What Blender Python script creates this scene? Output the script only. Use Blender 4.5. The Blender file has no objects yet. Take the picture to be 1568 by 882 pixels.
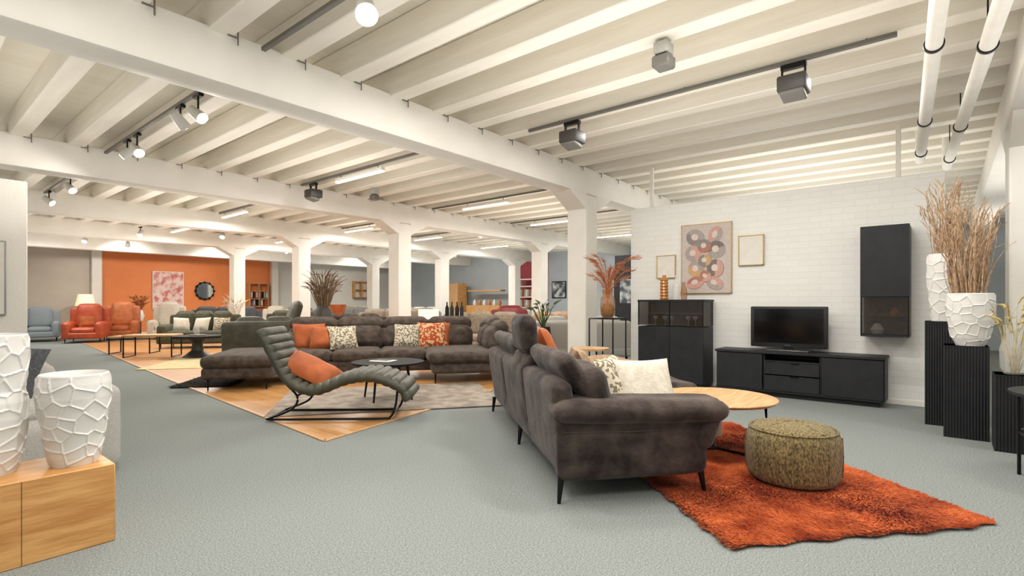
import bpy, bmesh, math, random
import numpy as np
from mathutils import Vector, Matrix, Euler, Quaternion
random.seed(7); np.random.seed(7)
SC=bpy.context.scene
# ------------------------------------------------------------------ materials
def lin(c):
    return tuple(((x/255)/12.92 if x/255<=.04045 else ((x/255+.055)/1.055)**2.4) for x in c)+(1,)
def mat(name,c1,c2=None,rough=.6,scale=8,detail=4,bump=0,bscale=None,stretch=None,metal=0,sheen=0,spec=.5,lo=.35,hi=.65,emis=None,estr=0,trans=0,ior=1.45,alpha=1,bdist=.02):
    m=bpy.data.materials.new(name); m.use_nodes=True; nt=m.node_tree; N=nt.nodes; L=nt.links
    b=N['Principled BSDF']; b.inputs['Roughness'].default_value=rough; b.inputs['Metallic'].default_value=metal
    b.inputs['Specular IOR Level'].default_value=spec; b.inputs['Alpha'].default_value=alpha
    if sheen: b.inputs['Sheen Weight'].default_value=sheen; b.inputs['Sheen Roughness'].default_value=.4
    if trans: b.inputs['Transmission Weight'].default_value=trans; b.inputs['IOR'].default_value=ior
    if emis: b.inputs['Emission Color'].default_value=lin(emis); b.inputs['Emission Strength'].default_value=estr
    tc=N.new('ShaderNodeTexCoord'); mp=N.new('ShaderNodeMapping'); L.new(tc.outputs['Object'],mp.inputs['Vector'])
    if stretch: mp.inputs['Scale'].default_value=stretch
    nz=N.new('ShaderNodeTexNoise'); nz.inputs['Scale'].default_value=scale; nz.inputs['Detail'].default_value=detail; L.new(mp.outputs[0],nz.inputs['Vector'])
    cr=N.new('ShaderNodeValToRGB'); cr.color_ramp.elements[0].position=lo; cr.color_ramp.elements[1].position=hi
    cr.color_ramp.elements[0].color=lin(c1); cr.color_ramp.elements[1].color=lin(c2 or c1); L.new(nz.outputs['Fac'],cr.inputs['Fac'])
    L.new(cr.outputs['Color'],b.inputs['Base Color'])
    if bump:
        n2=N.new('ShaderNodeTexNoise'); n2.inputs['Scale'].default_value=bscale or scale; n2.inputs['Detail'].default_value=5; L.new(mp.outputs[0],n2.inputs['Vector'])
        bp=N.new('ShaderNodeBump'); bp.inputs['Strength'].default_value=bump; bp.inputs['Distance'].default_value=bdist; L.new(n2.outputs['Fac'],bp.inputs['Height']); L.new(bp.outputs[0],b.inputs['Normal'])
    return m
def brickmat(name,c1,c2,cm,scale,bw,bh,mortar,swz,rough=.6,bump=.3,grain=None,off=.5):
    m=mat(name,c1,c2,rough=rough); nt=m.node_tree; N=nt.nodes; L=nt.links; b=N['Principled BSDF']
    tc=[n for n in N if n.type=='TEX_COORD'][0]
    sp=N.new('ShaderNodeSeparateXYZ'); L.new(tc.outputs['Object'],sp.inputs[0]); cb=N.new('ShaderNodeCombineXYZ')
    L.new(sp.outputs[swz[0]],cb.inputs[0]); L.new(sp.outputs[swz[1]],cb.inputs[1])
    br=N.new('ShaderNodeTexBrick'); L.new(cb.outputs[0],br.inputs['Vector']); br.inputs['Scale'].default_value=scale
    br.inputs['Brick Width'].default_value=bw; br.inputs['Row Height'].default_value=bh; br.inputs['Mortar Size'].default_value=mortar; br.offset=off
    br.inputs['Color1'].default_value=lin(c1); br.inputs['Color2'].default_value=lin(c2); br.inputs['Mortar'].default_value=lin(cm)
    br.inputs['Mortar Smooth'].default_value=.3
    if grain:
        mp=N.new('ShaderNodeMapping'); mp.inputs['Scale'].default_value=grain; L.new(tc.outputs['Object'],mp.inputs[0])
        nz=N.new('ShaderNodeTexNoise'); nz.inputs['Scale'].default_value=6; nz.inputs['Detail'].default_value=6; L.new(mp.outputs[0],nz.inputs[0])
        mx=N.new('ShaderNodeMix'); mx.data_type='RGBA'; mx.blend_type='MULTIPLY'; mx.inputs[0].default_value=.45
        hs=N.new('ShaderNodeHueSaturation'); L.new(nz.outputs['Color'],hs.inputs['Color']); hs.inputs['Saturation'].default_value=0; hs.inputs['Value'].default_value=1.9
        L.new(br.outputs['Color'],mx.inputs[6]); L.new(hs.outputs[0],mx.inputs[7]); L.new(mx.outputs[2],b.inputs['Base Color'])
    else: L.new(br.outputs['Color'],b.inputs['Base Color'])
    bp=N.new('ShaderNodeBump'); bp.inputs['Strength'].default_value=bump; bp.inputs['Distance'].default_value=.01; bp.invert=True
    L.new(br.outputs['Fac'],bp.inputs['Height']); L.new(bp.outputs[0],b.inputs['Normal'])
    return m
M={}
M['white']=mat('white_paint',(229,225,216),(234,230,222),rough=.6,scale=3,bump=.1,bscale=30)
M['joist']=mat('painted_timber',(226,220,207),(233,228,216),rough=.6,scale=3,stretch=(4,.4,4),bump=.2,bscale=4)
M['ceil']=brickmat('ceiling_boards',(220,213,197),(225,219,204),(210,202,185),1,4.0,.22,.004,('X','Y'),bump=.1)
M['carpet']=mat('carpet',(100,105,104),(152,157,154),rough=1,scale=120,detail=6,lo=.3,hi=.7,spec=.05)
M['lam']=brickmat('laminate',(194,144,90),(176,126,74),(130,90,55),1,1.3,.19,.004,('Y','X'),rough=.35,bump=.1,grain=(9,.9,1))
M['brick']=brickmat('painted_brick',(229,228,223),(232,231,226),(223,222,216),1,.25,.08,.005,('Y','Z'),bump=.22)
M['orange']=mat('orange_wall',(220,126,66),(224,132,72),scale=2)
M['beigew']=mat('beige_wall',(192,182,168),(198,188,174),scale=2)
M['greyw']=mat('grey_wall',(210,206,198),(214,210,202),scale=2)
M['bluew']=mat('blue_wall',(166,174,179),(172,180,185),scale=2)
M['redw']=mat('red_wall',(136,34,46),(144,38,50),scale=2)
M['oak']=mat('oak',(186,130,70),(214,164,102),rough=.45,scale=3,stretch=(1.2,9,9),detail=7,bump=.1,bscale=6)
M['oaktop']=mat('oak_top',(180,136,90),(206,166,118),rough=.4,scale=4,stretch=(1,9,1),detail=7)
M['black']=mat('black_matte',(34,35,38),(40,41,44),rough=.5,spec=.3)
M['blackm']=mat('black_table_top',(30,30,30),(36,36,35),rough=.75,spec=.2)
M['metal']=mat('black_metal',(16,16,17),rough=.35,metal=.5)
M['steel']=mat('steel',(150,150,150),rough=.3,metal=.9)
M['lampw']=mat('lamp_housing_white',(200,198,192),rough=.5)
M['greymetal']=mat('grey_metal',(104,101,95),rough=.5)
M['dgrey']=mat('dark_grey_plastic',(58,55,51),rough=.5)
M['screen']=mat('tv_screen',(7,7,8),rough=.12)
M['sofaN']=mat('suede_taupe',(42,34,32),(88,77,71),rough=.85,scale=6,detail=12,bump=.35,bscale=45,sheen=.14,lo=.36,hi=.7,spec=.2)
M['sofaU']=mat('corduroy_taupe',(64,55,49),(90,79,71),rough=.9,scale=10,bump=.3,bscale=80,sheen=.1,spec=.2)
M['olive']=mat('olive_leather',(56,56,45),(76,75,61),rough=.55,scale=7,bump=.15,bscale=60)
M['pouf']=mat('chenille_gold',(70,60,34),(150,131,84),rough=.85,scale=90,detail=3,stretch=(1,1,.5),bump=.7,bscale=110,sheen=.15)
M['fur']=mat('orange_fur',(138,48,16),(212,110,58),rough=.9,scale=3.6,detail=5,sheen=.2,lo=.36,hi=.7,spec=.15)
M['rug']=mat('grey_rug',(136,125,113),(166,155,142),rough=.95,scale=5,detail=8,bump=.4,bscale=150,lo=.4,hi=.6)
M['rugy']=mat('yellow_rug',(200,186,136),(216,204,160),rough=.95,scale=8,bump=.3,bscale=120)
M['shag']=mat('black_shag',(18,17,17),(40,38,36),rough=.95,scale=90,bump=1)
M['opil']=mat('orange_velvet',(150,72,24),(180,92,38),rough=.75,scale=6,sheen=.15)
M['cream']=mat('cream_fabric',(196,187,170),(212,205,190),rough=.9,scale=30,bump=.3,bscale=80)
M['dots']=mat('patterned_fabric',(120,108,86),(200,191,170),rough=.9,scale=40,detail=0,lo=.46,hi=.5)
M['opat']=mat('orange_pattern_fabric',(170,68,26),(206,172,128),rough=.9,scale=20,detail=1,lo=.5,hi=.54)
M['beige']=mat('beige_fabric',(140,114,88),(166,140,110),rough=.9,scale=20,bump=.3,bscale=80)
M['lgrey']=mat('light_grey_fabric',(170,168,162),(188,186,180),rough=.95,scale=120,bump=.4,bscale=150)
M['mgrey']=mat('mid_grey_fabric',(108,110,110),(130,132,132),rough=.95,scale=60,bump=.3,bscale=150)
M['bgrey']=mat('blue_grey_fabric',(128,138,142),(144,154,158),rough=.95,scale=60)
M['dpil']=mat('dark_grey_fabric',(60,62,66),(84,86,90),rough=.9,scale=60,bump=.3,bscale=100)
M['redl']=mat('red_leather',(166,66,36),(184,82,48),rough=.5,scale=8)
M['orl']=mat('rust_leather',(172,94,50),(190,110,62),rough=.5,scale=8)
M['wine']=mat('wine_leather',(116,34,36),(134,42,42),rough=.5)
M['taupe']=mat('warm_taupe_fabric',(118,104,88),(140,126,108),rough=.9,scale=20)
M['dolive']=mat('dark_olive_fabric',(62,60,46),(84,82,62),rough=.9,scale=20)
M['ceramic']=mat('white_ceramic',(220,218,213),(224,222,218),rough=.45)
M['glass']=mat('clear_glass',(225,225,220),rough=.05,alpha=.28)
M['dglass']=mat('smoked_glass',(50,44,38),rough=.05,alpha=.42)
M['amber']=mat('amber_glass',(170,110,56),(190,132,72),rough=.15)
M['aglass']=mat('amber_clear_glass',(170,114,66),rough=.05,alpha=.5)
M['lampon']=mat('lamp_glow',(255,250,240),emis=(255,246,232),estr=40)
M['tube']=mat('tube_glow',(255,250,240),emis=(255,244,226),estr=6)
M['shade']=mat('lamp_shade',(240,225,200),emis=(255,220,170),estr=.5)
M['straw']=mat('dry_grass',(150,115,84),(210,182,148),rough=.9,scale=30)
M['rleaf']=mat('rust_leaf',(164,92,54),(202,132,84),rough=.8,scale=20)
M['twig']=mat('dry_twig',(96,76,56),(140,116,86),rough=.9,scale=20)
M['green']=mat('green_leaf',(48,68,34),(78,98,52),rough=.6,scale=20)
M['yell']=mat('yellow_flower',(160,142,80),(200,180,118),rough=.8,scale=20)
M['paper']=mat('paper',(222,218,208),(228,224,215),rough=.8)
M['gold']=mat('gold_frame',(200,170,110),rough=.35,metal=.6)
M['mirror']=mat('mirror_glass',(200,200,200),rough=.05,metal=1)
M['pinkp']=mat('pink_abstract_print',(226,200,190),(196,110,98),rough=.8,scale=4.5,detail=9,lo=.45,hi=.62)
M['pic']=mat('dark_print',(60,70,76),(190,196,196),rough=.6,scale=5,detail=5,lo=.4,hi=.6)
for k,c in dict(p_bg=(190,178,171),p_a=(168,116,98),p_b=(134,126,122),p_c=(194,150,137),p_d=(160,150,143),p_e=(190,154,112),p_f=(116,108,105),p_g=(208,193,182)).items(): M[k]=mat('print_'+k,c,tuple(min(255,x+10) for x in c),rough=.8,scale=30)

# ------------------------------------------------------------------ builder
class B:
    def __init__(s,name,loc=(0,0,0),rot=0):
        s.name=name; s.loc=loc; s.rot=rot; s.V=[]; s.Fc=[]; s.Mi=[]; s.mats=[]
    def mi(s,m):
        m=M[m] if isinstance(m,str) else m
        if m not in s.mats: s.mats.append(m)
        return s.mats.index(m)
    def raw(s,m,vs,fs,mx=None):
        o=len(s.V); i=s.mi(m)
        for v in vs:
            v=Vector(v)
            if mx is not None: v=mx@v
            s.V.append(tuple(v))
        for f in fs: s.Fc.append([a+o for a in f]); s.Mi.append(i)
    def bm(s,m,bm,mx=None):
        bm.verts.index_update()
        s.raw(m,[v.co.copy() for v in bm.verts],[[v.index for v in f.verts] for f in bm.faces],mx); bm.free()
    def T(s,c,rot):
        return Matrix.Translation(c)@Euler([math.radians(a) for a in rot]).to_matrix().to_4x4()
    def box(s,m,c,d,rot=(0,0,0),bev=.004,seg=1):
        bm=bmesh.new(); bmesh.ops.create_cube(bm,size=1); bmesh.ops.scale(bm,vec=d,verts=bm.verts)
        if bev: bmesh.ops.bevel(bm,geom=bm.edges[:],offset=min(bev,min(d)*.45),segments=seg,affect='EDGES',profile=.5)
        s.bm(m,bm,s.T(c,rot)); return s
    def soft(s,m,c,d,rot=(0,0,0),r=.05,puff=.02,n=7,fn=None):
        h=[x/2 for x in d]; r=min(r,min(h)*.98); bm=bmesh.new()
        ts=[]
        for a in range(3):
            rho=r/h[a]; core=[-(1-rho)+2*(1-rho)*i/n for i in range(n+1)]
            ts.append([-1,-(1-.45*rho)]+core+[1-.45*rho,1])
        cache={}
        def vert(p):
            k=tuple(round(x,6) for x in p)
            if k in cache: return cache[k]
            q=[p[i]*h[i] for i in range(3)]; inn=[max(-(h[i]-r),min(h[i]-r,q[i])) for i in range(3)]
            dv=Vector([q[i]-inn[i] for i in range(3)])
            if dv.length>1e-9: dv=dv.normalized()*r
            pos=Vector(inn)+dv
            for a in range(3):
                b_,c_=(a+1)%3,(a+2)%3
                pos[a]+=p[a]**3*puff*(1-p[b_]**4)*(1-p[c_]**4)
            if fn: pos=fn(pos)
            v=bm.verts.new(pos); cache[k]=v; return v
        for a in range(3):
            b_,c_=(a+1)%3,(a+2)%3
            for sg in (-1,1):
                for i in range(len(ts[b_])-1):
                    for j in range(len(ts[c_])-1):
                        vs=[]
                        for (u,w) in ((i,j),(i+1,j),(i+1,j+1),(i,j+1)):
                            p=[0,0,0]; p[a]=sg; p[b_]=ts[b_][u]; p[c_]=ts[c_][w]; vs.append(vert(p))
                        if sg<0: vs.reverse()
                        bm.faces.new(vs)
        s.bm(m,bm,s.T(c,rot)); return s
    def pillow(s,m,c,w,h,t,rot=(0,0,0),n=12):
        vs=[];fs=[]
        for sg in (1,-1):
            o=len(vs)
            for i in range(n+1):
                for j in range(n+1):
                    u=2*i/n-1; v=2*j/n-1
                    k=1-.07*(1-u*u)*abs(v)-.07*(1-v*v)*abs(u)
                    th=t/2*max(0,(1-u**4)*(1-v**4))**.5*(1+.06*math.sin(7*u+3*v))
                    vs.append((u*w/2*k,v*h/2*k,sg*th))
            for i in range(n):
                for j in range(n):
                    a=o+i*(n+1)+j; f=[a,a+n+1,a+n+2,a+1]
                    fs.append(f if sg>0 else f[::-1])
        s.raw(m,vs,fs,s.T(c,rot)); return s
    def cyl(s,m,p1,p2,r1,r2=None,seg=16,cap=True):
        r2=r1 if r2 is None else r2; p1=Vector(p1);p2=Vector(p2); d=p2-p1
        q=d.to_track_quat('Z','Y').to_matrix().to_4x4(); vs=[];fs=[]
        for k,(r,z) in enumerate(((r1,0),(r2,d.length))):
            for i in range(seg): a=2*math.pi*i/seg; vs.append((r*math.cos(a),r*math.sin(a),z))
        for i in range(seg): j=(i+1)%seg; fs.append([i,j,seg+j,seg+i])
        if cap: fs.append(list(range(seg))[::-1]); fs.append(list(range(seg,2*seg)))
        s.raw(m,vs,fs,Matrix.Translation(p1)@q); return s
    def tube(s,m,pts,r,seg=8,taper=None):
        P=[Vector(p) for p in pts]; vs=[];fs=[]; n=len(P)
        up=Vector((0,0,1))
        for k,p in enumerate(P):
            t=(P[min(k+1,n-1)]-P[max(k-1,0)]).normalized()
            x=t.cross(up); 
            if x.length<.05: x=t.cross(Vector((0,1,0)))
            x.normalize(); y=x.cross(t).normalized(); rr=r if taper is None else r*(1-(1-taper)*k/(n-1))
            for i in range(seg): a=2*math.pi*i/seg; vs.append(tuple(p+x*rr*math.cos(a)+y*rr*math.sin(a)))
        for k in range(n-1):
            for i in range(seg):
                j=(i+1)%seg; fs.append([k*seg+i,k*seg+j,(k+1)*seg+j,(k+1)*seg+i])
        fs.append(list(range(seg))); fs.append(list(range((n-1)*seg,n*seg))[::-1])
        s.raw(m,vs,fs); return s
    def lathe(s,m,prof,c=(0,0,0),seg=32,cap=True):
        vs=[];fs=[];n=len(prof)
        for (r,z) in prof:
            for i in range(seg): a=2*math.pi*i/seg; vs.append((c[0]+r*math.cos(a),c[1]+r*math.sin(a),c[2]+z))
        for k in range(n-1):
            for i in range(seg):
                j=(i+1)%seg; fs.append([k*seg+i,k*seg+j,(k+1)*seg+j,(k+1)*seg+i])
        if cap: fs.append(list(range(seg))[::-1]); fs.append(list(range((n-1)*seg,n*seg)))
        s.raw(m,vs,fs); return s
    def prism(s,m,poly,z0,z1,axis='z',mx=None):
        n=len(poly)
        def v(p,z):
            return {'z':(p[0],p[1],z),'y':(p[0],z,p[1]),'x':(z,p[0],p[1])}[axis]
        vs=[v(p,z0) for p in poly]+[v(p,z1) for p in poly]
        fs=[list(range(n))[::-1],list(range(n,2*n))]+[[i,(i+1)%n,n+(i+1)%n,n+i] for i in range(n)]
        s.raw(m,vs,fs,mx); return s
    def done(s,ang=38):
        me=bpy.data.meshes.new(s.name); me.from_pydata(s.V,[],s.Fc); 
        for m in s.mats: me.materials.append(m)
        me.polygons.foreach_set('material_index',s.Mi); me.polygons.foreach_set('use_smooth',[True]*len(me.polygons))
        b=bmesh.new(); b.from_mesh(me); bmesh.ops.recalc_face_normals(b,faces=b.faces); b.to_mesh(me); b.free()
        me.update(); me.set_sharp_from_angle(angle=math.radians(ang))
        o=bpy.data.objects.new(s.name,me); bpy.context.collection.objects.link(o)
        o.location=s.loc; o.rotation_euler=(0,0,math.radians(s.rot)); return o
def bez(pts,n=8):
    P=[Vector(p) for p in pts]; P=[P[0]*2-P[1]]+P+[P[-1]*2-P[-2]]; out=[]
    for i in range(1,len(P)-2):
        for k in range(n):
            t=k/n; a,b,c,d=P[i-1],P[i],P[i+1],P[i+2]
            out.append(.5*((2*b)+(c-a)*t+(2*a-5*b+4*c-d)*t*t+(3*b-a-3*c+d)*t**3))
    out.append(P[-2]); return out

# ------------------------------------------------------------------ room shell
X0,X1,Y0,Y1=-6,18,-6,23.5; CZ=3.62; BZ=2.95
B('floor').box('carpet',((X0+X1)/2,(Y0+Y1)/2,-.05),(X1-X0,Y1-Y0,.1),bev=0).done()
B('ceiling').box('ceil',((X0+X1)/2,(Y0+Y1)/2,CZ+.05),(X1-X0,Y1-Y0,.1),bev=0).done()
lam=[(2.48,4.16),(5.35,4.79),(9.5,5.7),(9.5,20.0),(3.95,20.0),(2.95,9.73)]
b=B('laminate_floor'); b.prism('lam',lam,0.0,.006); b.done()
b=B('trim_1')
for p,q in ((lam[0],lam[1]),(lam[0],lam[5]),(lam[5],lam[4])):
    v=Vector((q[0]-p[0],q[1]-p[1],0)); c=Vector((p[0]+q[0],p[1]+q[1],0))/2
    b.box('oaktop',(c.x,c.y,.006),(v.length,.04,.012),rot=(0,0,math.degrees(math.atan2(v.y,v.x))),bev=.003)
b.done()
b=B('ceiling_joists')
x=X0+.2
while x<X1:
    b.box('joist',(x,(Y0+Y1)/2,CZ-.14),(.18,Y1-Y0,.28),bev=.01); x+=.58
b.done()
PY=[4.62,9.35,13.6,17.6]; BY=[-.62]+PY+[21.8]
b=B('ceiling_beams')
for y in BY:
    b.box('white',((X0+X1)/2,y,(BZ+CZ-.24)/2),(X1-X0,.36,CZ-.24-BZ),bev=.03,seg=2)
b.done()
def pillar(x,y,w=.36):
    b=B('pillar',(x,y,0)); b.box('white',(0,0,BZ/2),(w,w,BZ),bev=.025,seg=2)
    for sg in (1,-1):
        b.prism('white',[(sg*(w/2-.02),BZ+.02),(sg*(w/2+.46),BZ+.02),(sg*(w/2+.42),BZ-.015),(sg*(w/2-.02),BZ-.25)],-w/2+.004,w/2-.004,axis='y')
    b.done(20)
for y in PY: pillar(7.4,y)
pillar(7.2,-.64)
for x,y in ((12.6,9.35),(12.6,13.6),(12.6,17.6),(16.6,13.6)): pillar(x,y)
b=B('joist_hangers')
x=X0+.2
while x<12:
    for y in (4.42,9.15):
        b.cyl('greymetal',(x+.12,y-.01,3.28),(x+.12,y-.01,3.40),.006,seg=6); b.box('greymetal',(x+.08,y-.015,3.335),(.08,.012,.01),bev=0)
    x+=.58
b.done()
def wallY(name,x0,x1,y,m,z1=CZ,t=.12): return B(name).box(m,((x0+x1)/2,y+t/2,z1/2),(x1-x0,t,z1),bev=0).done()
wallY('wall_north_a',X0,5.2,Y1,'beigew'); wallY('wall_north_b',5.2,11.4,Y1,'orange'); wallY('wall_north_c',11.4,X1,Y1,'greyw')
b=B('trim_2'); 
for x in (5.0,11.45): b.box('white',(x,Y1-.1,CZ/2),(.3,.2,CZ),bev=.02)
b.done()
def wallX(name,y0,y1,x,m,z1=CZ,t=.12): return B(name).box(m,(x+t/2,(y0+y1)/2,z1/2),(t,y1-y0,z1),bev=0).done()
wallX('wall_east_a',15.0,Y1,X1,'bluew'); wallX('wall_east_b',12.9,15.0,X1,'redw'); wallX('wall_east_c',Y0,12.9,X1,'bluew')
b=B('baseboard_north'); b.box('white',(6,Y1-.01,.05),(24,.02,.1)); b.done()
b=B('wall_partition'); b.box('brick',(7.83,1.96,1.35),(.22,3.9,2.7),bev=.006); b.done()
b=B('trim_3')
for y in (.45,3.6): b.box('white',(7.83,y,3.02),(.05,.05,.64),bev=.004)
b.done()
B('baseboard_partition').box('white',(7.712,1.96,.03),(.016,3.88,.06),bev=.002).done()
B('wall_left').box('white',(-1.9,8.84,1.35),(6.18,.16,2.7),bev=.01).done()
b=B('picture_frame',(.62,8.74,1.5)); b.box('steel',(0,0,0),(.75,.03,.9),bev=.004); b.box('paper',(0,-.018,0),(.71,.01,.86),bev=0); b.done()

# ------------------------------------------------------------------ ceiling fixtures
def track(name,x,y0,y1,z=3.31,m='greymetal'):
    b=B(name,(x,(y0+y1)/2,z)); b.box(m,(0,0,0),(.04,y1-y0,.035),bev=.004)
    k=y0+.2
    while k<=y1: b.cyl('metal',(0,k-(y0+y1)/2,0),(0,k-(y0+y1)/2,.028),.006,seg=6); k+=1.5
    b.done()
track('lighting_track',5.1,.3,3.95); track('lighting_track',2.05,2.4,4.38); track('lighting_track',2.05,4.9,9.1);track('lighting_track',2.05,9.6,13.3)
for x in (4.85,7.95,10.7): track('lighting_track',x,5.2,8.9)
for x in (5.15,8.4,10.9): track('lighting_track',x,10,13.2)
def spot(x,y,z,aim,power,size=.085,ang=110):
    b=B('track_spotlight',(x,y,z)); a=Vector(aim).normalized()
    b.cyl('lampw',-a*.11,a*.07,size*.75,size,seg=20); b.cyl('lampon',a*.0701,a*.074,size*.8,seg=20)
    b.cyl('metal',(0,0,.02),(0,0,3.26-z),.01,seg=8); b.box('metal',(0,0,3.27-z),(.05,.16,.035)); b.done()
    l=bpy.data.lights.new('spot_light','SPOT'); l.energy=power; l.spot_size=math.radians(ang); l.spot_blend=.6; l.color=(1,.95,.88); l.shadow_soft_size=.055
    o=bpy.data.objects.new('spot_light',l); bpy.context.collection.objects.link(o); o.location=Vector((x,y,z))+a*.1; o.rotation_euler=a.to_track_quat('-Z','Y').to_euler()
spot(2.05,2.94,3.12,(-.35,-.6,-.75),75,.075)
spot(2.05,5.77,3.08,(.3,-.75,-.6),65,.062); spot(2.05,6.25,3.12,(.8,.3,-.7),60,.062); spot(2.05,7.7,3.08,(.1,-.8,-.6),65,.062); spot(2.05,8.1,3.12,(-.6,.5,-.6),40,.062)
spot(2.05,11.2,3.1,(.3,-.7,-.6),80,.065); spot(2.05,12.9,3.1,(.6,-.6,-.6),80,.065)
for x,y in ((4.6,17.0),(6.2,15.7),(8.6,16.2),(10.6,9.9),(9.5,18.5),(4.0,20)): spot(x,y,3.1,(-.3,-.5,-.7),90,.07)
spot(5.2,20.5,3.1,(.2,.9,-.6),90,.07); spot(8.2,20.3,3.1,(.1,.9,-.6),90,.07); spot(14.6,15.0,3.1,(.9,.1,-.5),90,.07); spot(14.6,10.5,3.1,(.9,.1,-.5),90,.07); spot(14.2,20.0,3.1,(.3,.9,-.5),90,.07); spot(13.5,6.2,3.1,(.9,.1,-.5),90,.07)
def tubeL(x,y,L=1.25):
    b=B('linear_pendant_light',(x,y,3.2)); b.box('white',(0,0,.02),(.07,L,.05)); b.box('tube',(0,0,-.012),(.06,L-.02,.02),bev=0); b.cyl('metal',(0,-L*.4,.03),(0,-L*.4,.09),.006,seg=6); b.cyl('metal',(0,L*.4,.03),(0,L*.4,.09),.006,seg=6); b.done()
TUB=((4.85,7.15),(7.95,7.3),(10.7,7.6),(5.15,12.4),(8.4,12.4),(10.9,12.4),(5.3,16.2),(8.4,16.4),(14,7.6),(14,12.4))
for x,y in TUB: tubeL(x,y)
def flood(x,y,z=3.1,rz=0):
    b=B('floodlight_box',(x,y,z),rz); b.box('dgrey',(0,0,0),(.23,.23,.14),rot=(0,0,0),bev=.02,seg=2); b.box('greymetal',(-.02,0,-.085),(.17,.19,.05),rot=(0,14,0),bev=.01)
    for sg in (-1,1): b.box('metal',(0,sg*.09,.11),(.03,.015,.1),bev=0)
    b.box('metal',(0,0,.165),(.06,.2,.04)); b.done()
flood(5.1,1.03); flood(5.1,3.32); flood(4.85,8.5,3.1)
b=B('emergency_light_box',(4.09,1.78,3.27)); b.box('lgrey',(0,0,0),(.14,.12,.1),bev=.01); b.box('greymetal',(0,0,-.11),(.15,.15,.1),bev=.015); b.box('metal',(0,0,-.055),(.1,.1,.02)); b.done()
b=B('emergency_light_box',(5.9,8.2,3.27)); b.box('lgrey',(0,0,0),(.14,.12,.1),bev=.01); b.box('greymetal',(0,0,-.11),(.14,.14,.1),bev=.015); b.done()
for k,(p,q) in enumerate((((2.0,-.07,3.0),(8.4,.26,3.0)),((2.0,-.38,3.0),(9.0,0.0,3.0)))):
    b=B('ceiling_pipe'); P=Vector(p);Q=Vector(q); b.cyl('paper',P,Q,.05,seg=24); b.cyl('paper',Q,Q+Vector((0,0,.6)),.05,seg=24)
    for f in (.12,.42,.72,.93):
        c=P.lerp(Q,f); d=(Q-P).normalized(); b.cyl('metal',c-d*.015,c+d*.015,.06,seg=24); b.cyl('metal',c+Vector((0,0,.05)),c+Vector((0,0,.5)),.006,seg=6)
    b.done()

# ------------------------------------------------------------------ near sofa (x=front, y=length)
def leg(b,m,x,y,h,dx=0,dy=0,r=.02): b.cyl(m,(x,y,h),(x+dx,y+dy,0),r,r*.5,seg=10)
b=B('sectional_sofa',(2.56,1.77,0),-40); m='sofaN'; LN=2.86
b.soft(m,(.5,LN/2,.24),(.92,LN-.1,.2),r=.05,puff=.01)
def wr(amp,f,ph):
    return lambda p: p+Vector((amp*math.sin(f*p.y+ph)*math.cos(f*.7*p.z+ph),amp*.6*math.sin(f*p.x+ph),amp*math.sin(f*1.1*p.y+2*ph)))
for i in range(3):
    w=(LN-.06)/3; y=.03+w*(i+.5)
    b.soft(m,(.075,y,.43),(.13,w,.58),rot=(0,-7,0),r=.04,puff=.012,fn=wr(.004,14,i))
    b.soft(m,(.28,y,.60),(.18,w-.02,.4),rot=(0,-12,0),r=.07,puff=.02,n=9,fn=wr(.006,16,i+2))
for i,(y,w) in enumerate(((.50,.86),(1.24,.62),(2.2,1.2))):
    up=(i==1)
    if up:
        b.soft(m,(.04,y-.08,.955),(.12,.44,.28),rot=(0,-8,0),r=.05,puff=.015,n=9,fn=wr(.006,18,2)); b.cyl('steel',(.08,y,.72),(.06,y,.9),.012)
        b.soft(m,(.11,y,.725),(.16,w,.17),rot=(0,-22,0),r=.06,puff=.012)
    else: 
        b.soft(m,(.15,y,.75),(.115,w,.30),rot=(0,-36,0),r=.045,puff=.015,n=9,fn=wr(.008,17,i))
b.soft(m,(.68,.82,.385),(.80,1.10,.17),r=.06,puff=.02,fn=wr(.005,12,1))
b.soft(m,(1.0,2.22,.385),(1.42,1.68,.17),r=.06,puff=.02,fn=wr(.005,12,3))
b.soft(m,(1.15,2.22,.24),(1.02,1.62,.2),r=.05,puff=.01)
b.soft(m,(.5,.085,.32),(.96,.14,.38),r=.04,puff=.01,fn=wr(.003,14,1)); 
b.soft(m,(.54,.06,.55),(1.10,.26,.13),rot=(8,1.5,0),r=.06,puff=.012,n=10,fn=wr(.007,16,2))
b.soft(m,(.99,.08,.44),(.12,.2,.32),rot=(0,20,0),r=.055,puff=.01)
b.tube(m,[(.04,.012,.43),(.5,.0,.42),(.96,.012,.43)],.006,seg=6)
for (x,y) in ((.04,.06),(.95,.06),(.06,1.4),(.04,2.78),(1.55,1.5),(1.55,2.92)): leg(b,'metal',x,y,.16,dx=-.02 if x<.5 else .02,dy=-.02,r=.022)
b.done(60)
def wpil(name,m,x,y,z,w,h,t,rx,ry,rz):
    B(name,(x,y,z)).pillow(m,(0,0,0),w,h,t,rot=(rx,ry,rz)).done(80)
def SN(x,y):
    a=math.radians(-40); return (2.56+x*math.cos(a)-y*math.sin(a),1.77+x*math.sin(a)+y*math.cos(a))
p=SN(.74,.42); wpil('throw_pillow','cream',p[0],p[1],.62,.44,.42,.15,60,0,-40)
p=SN(.56,.50); wpil('throw_pillow','dots',p[0],p[1],.64,.42,.40,.13,62,0,10)
p=SN(.52,1.05); wpil('throw_pillow','beige',p[0],p[1],.66,.44,.40,.14,62,0,40)
p=SN(.47,2.1); wpil('throw_pillow','opil',p[0],p[1],.76,.48,.44,.16,66,0,40)
p=SN(1.12,2.5)
b=B('throw_blanket',(p[0],p[1],.505),-40)
vs=[];fs=[];n=24
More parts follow.
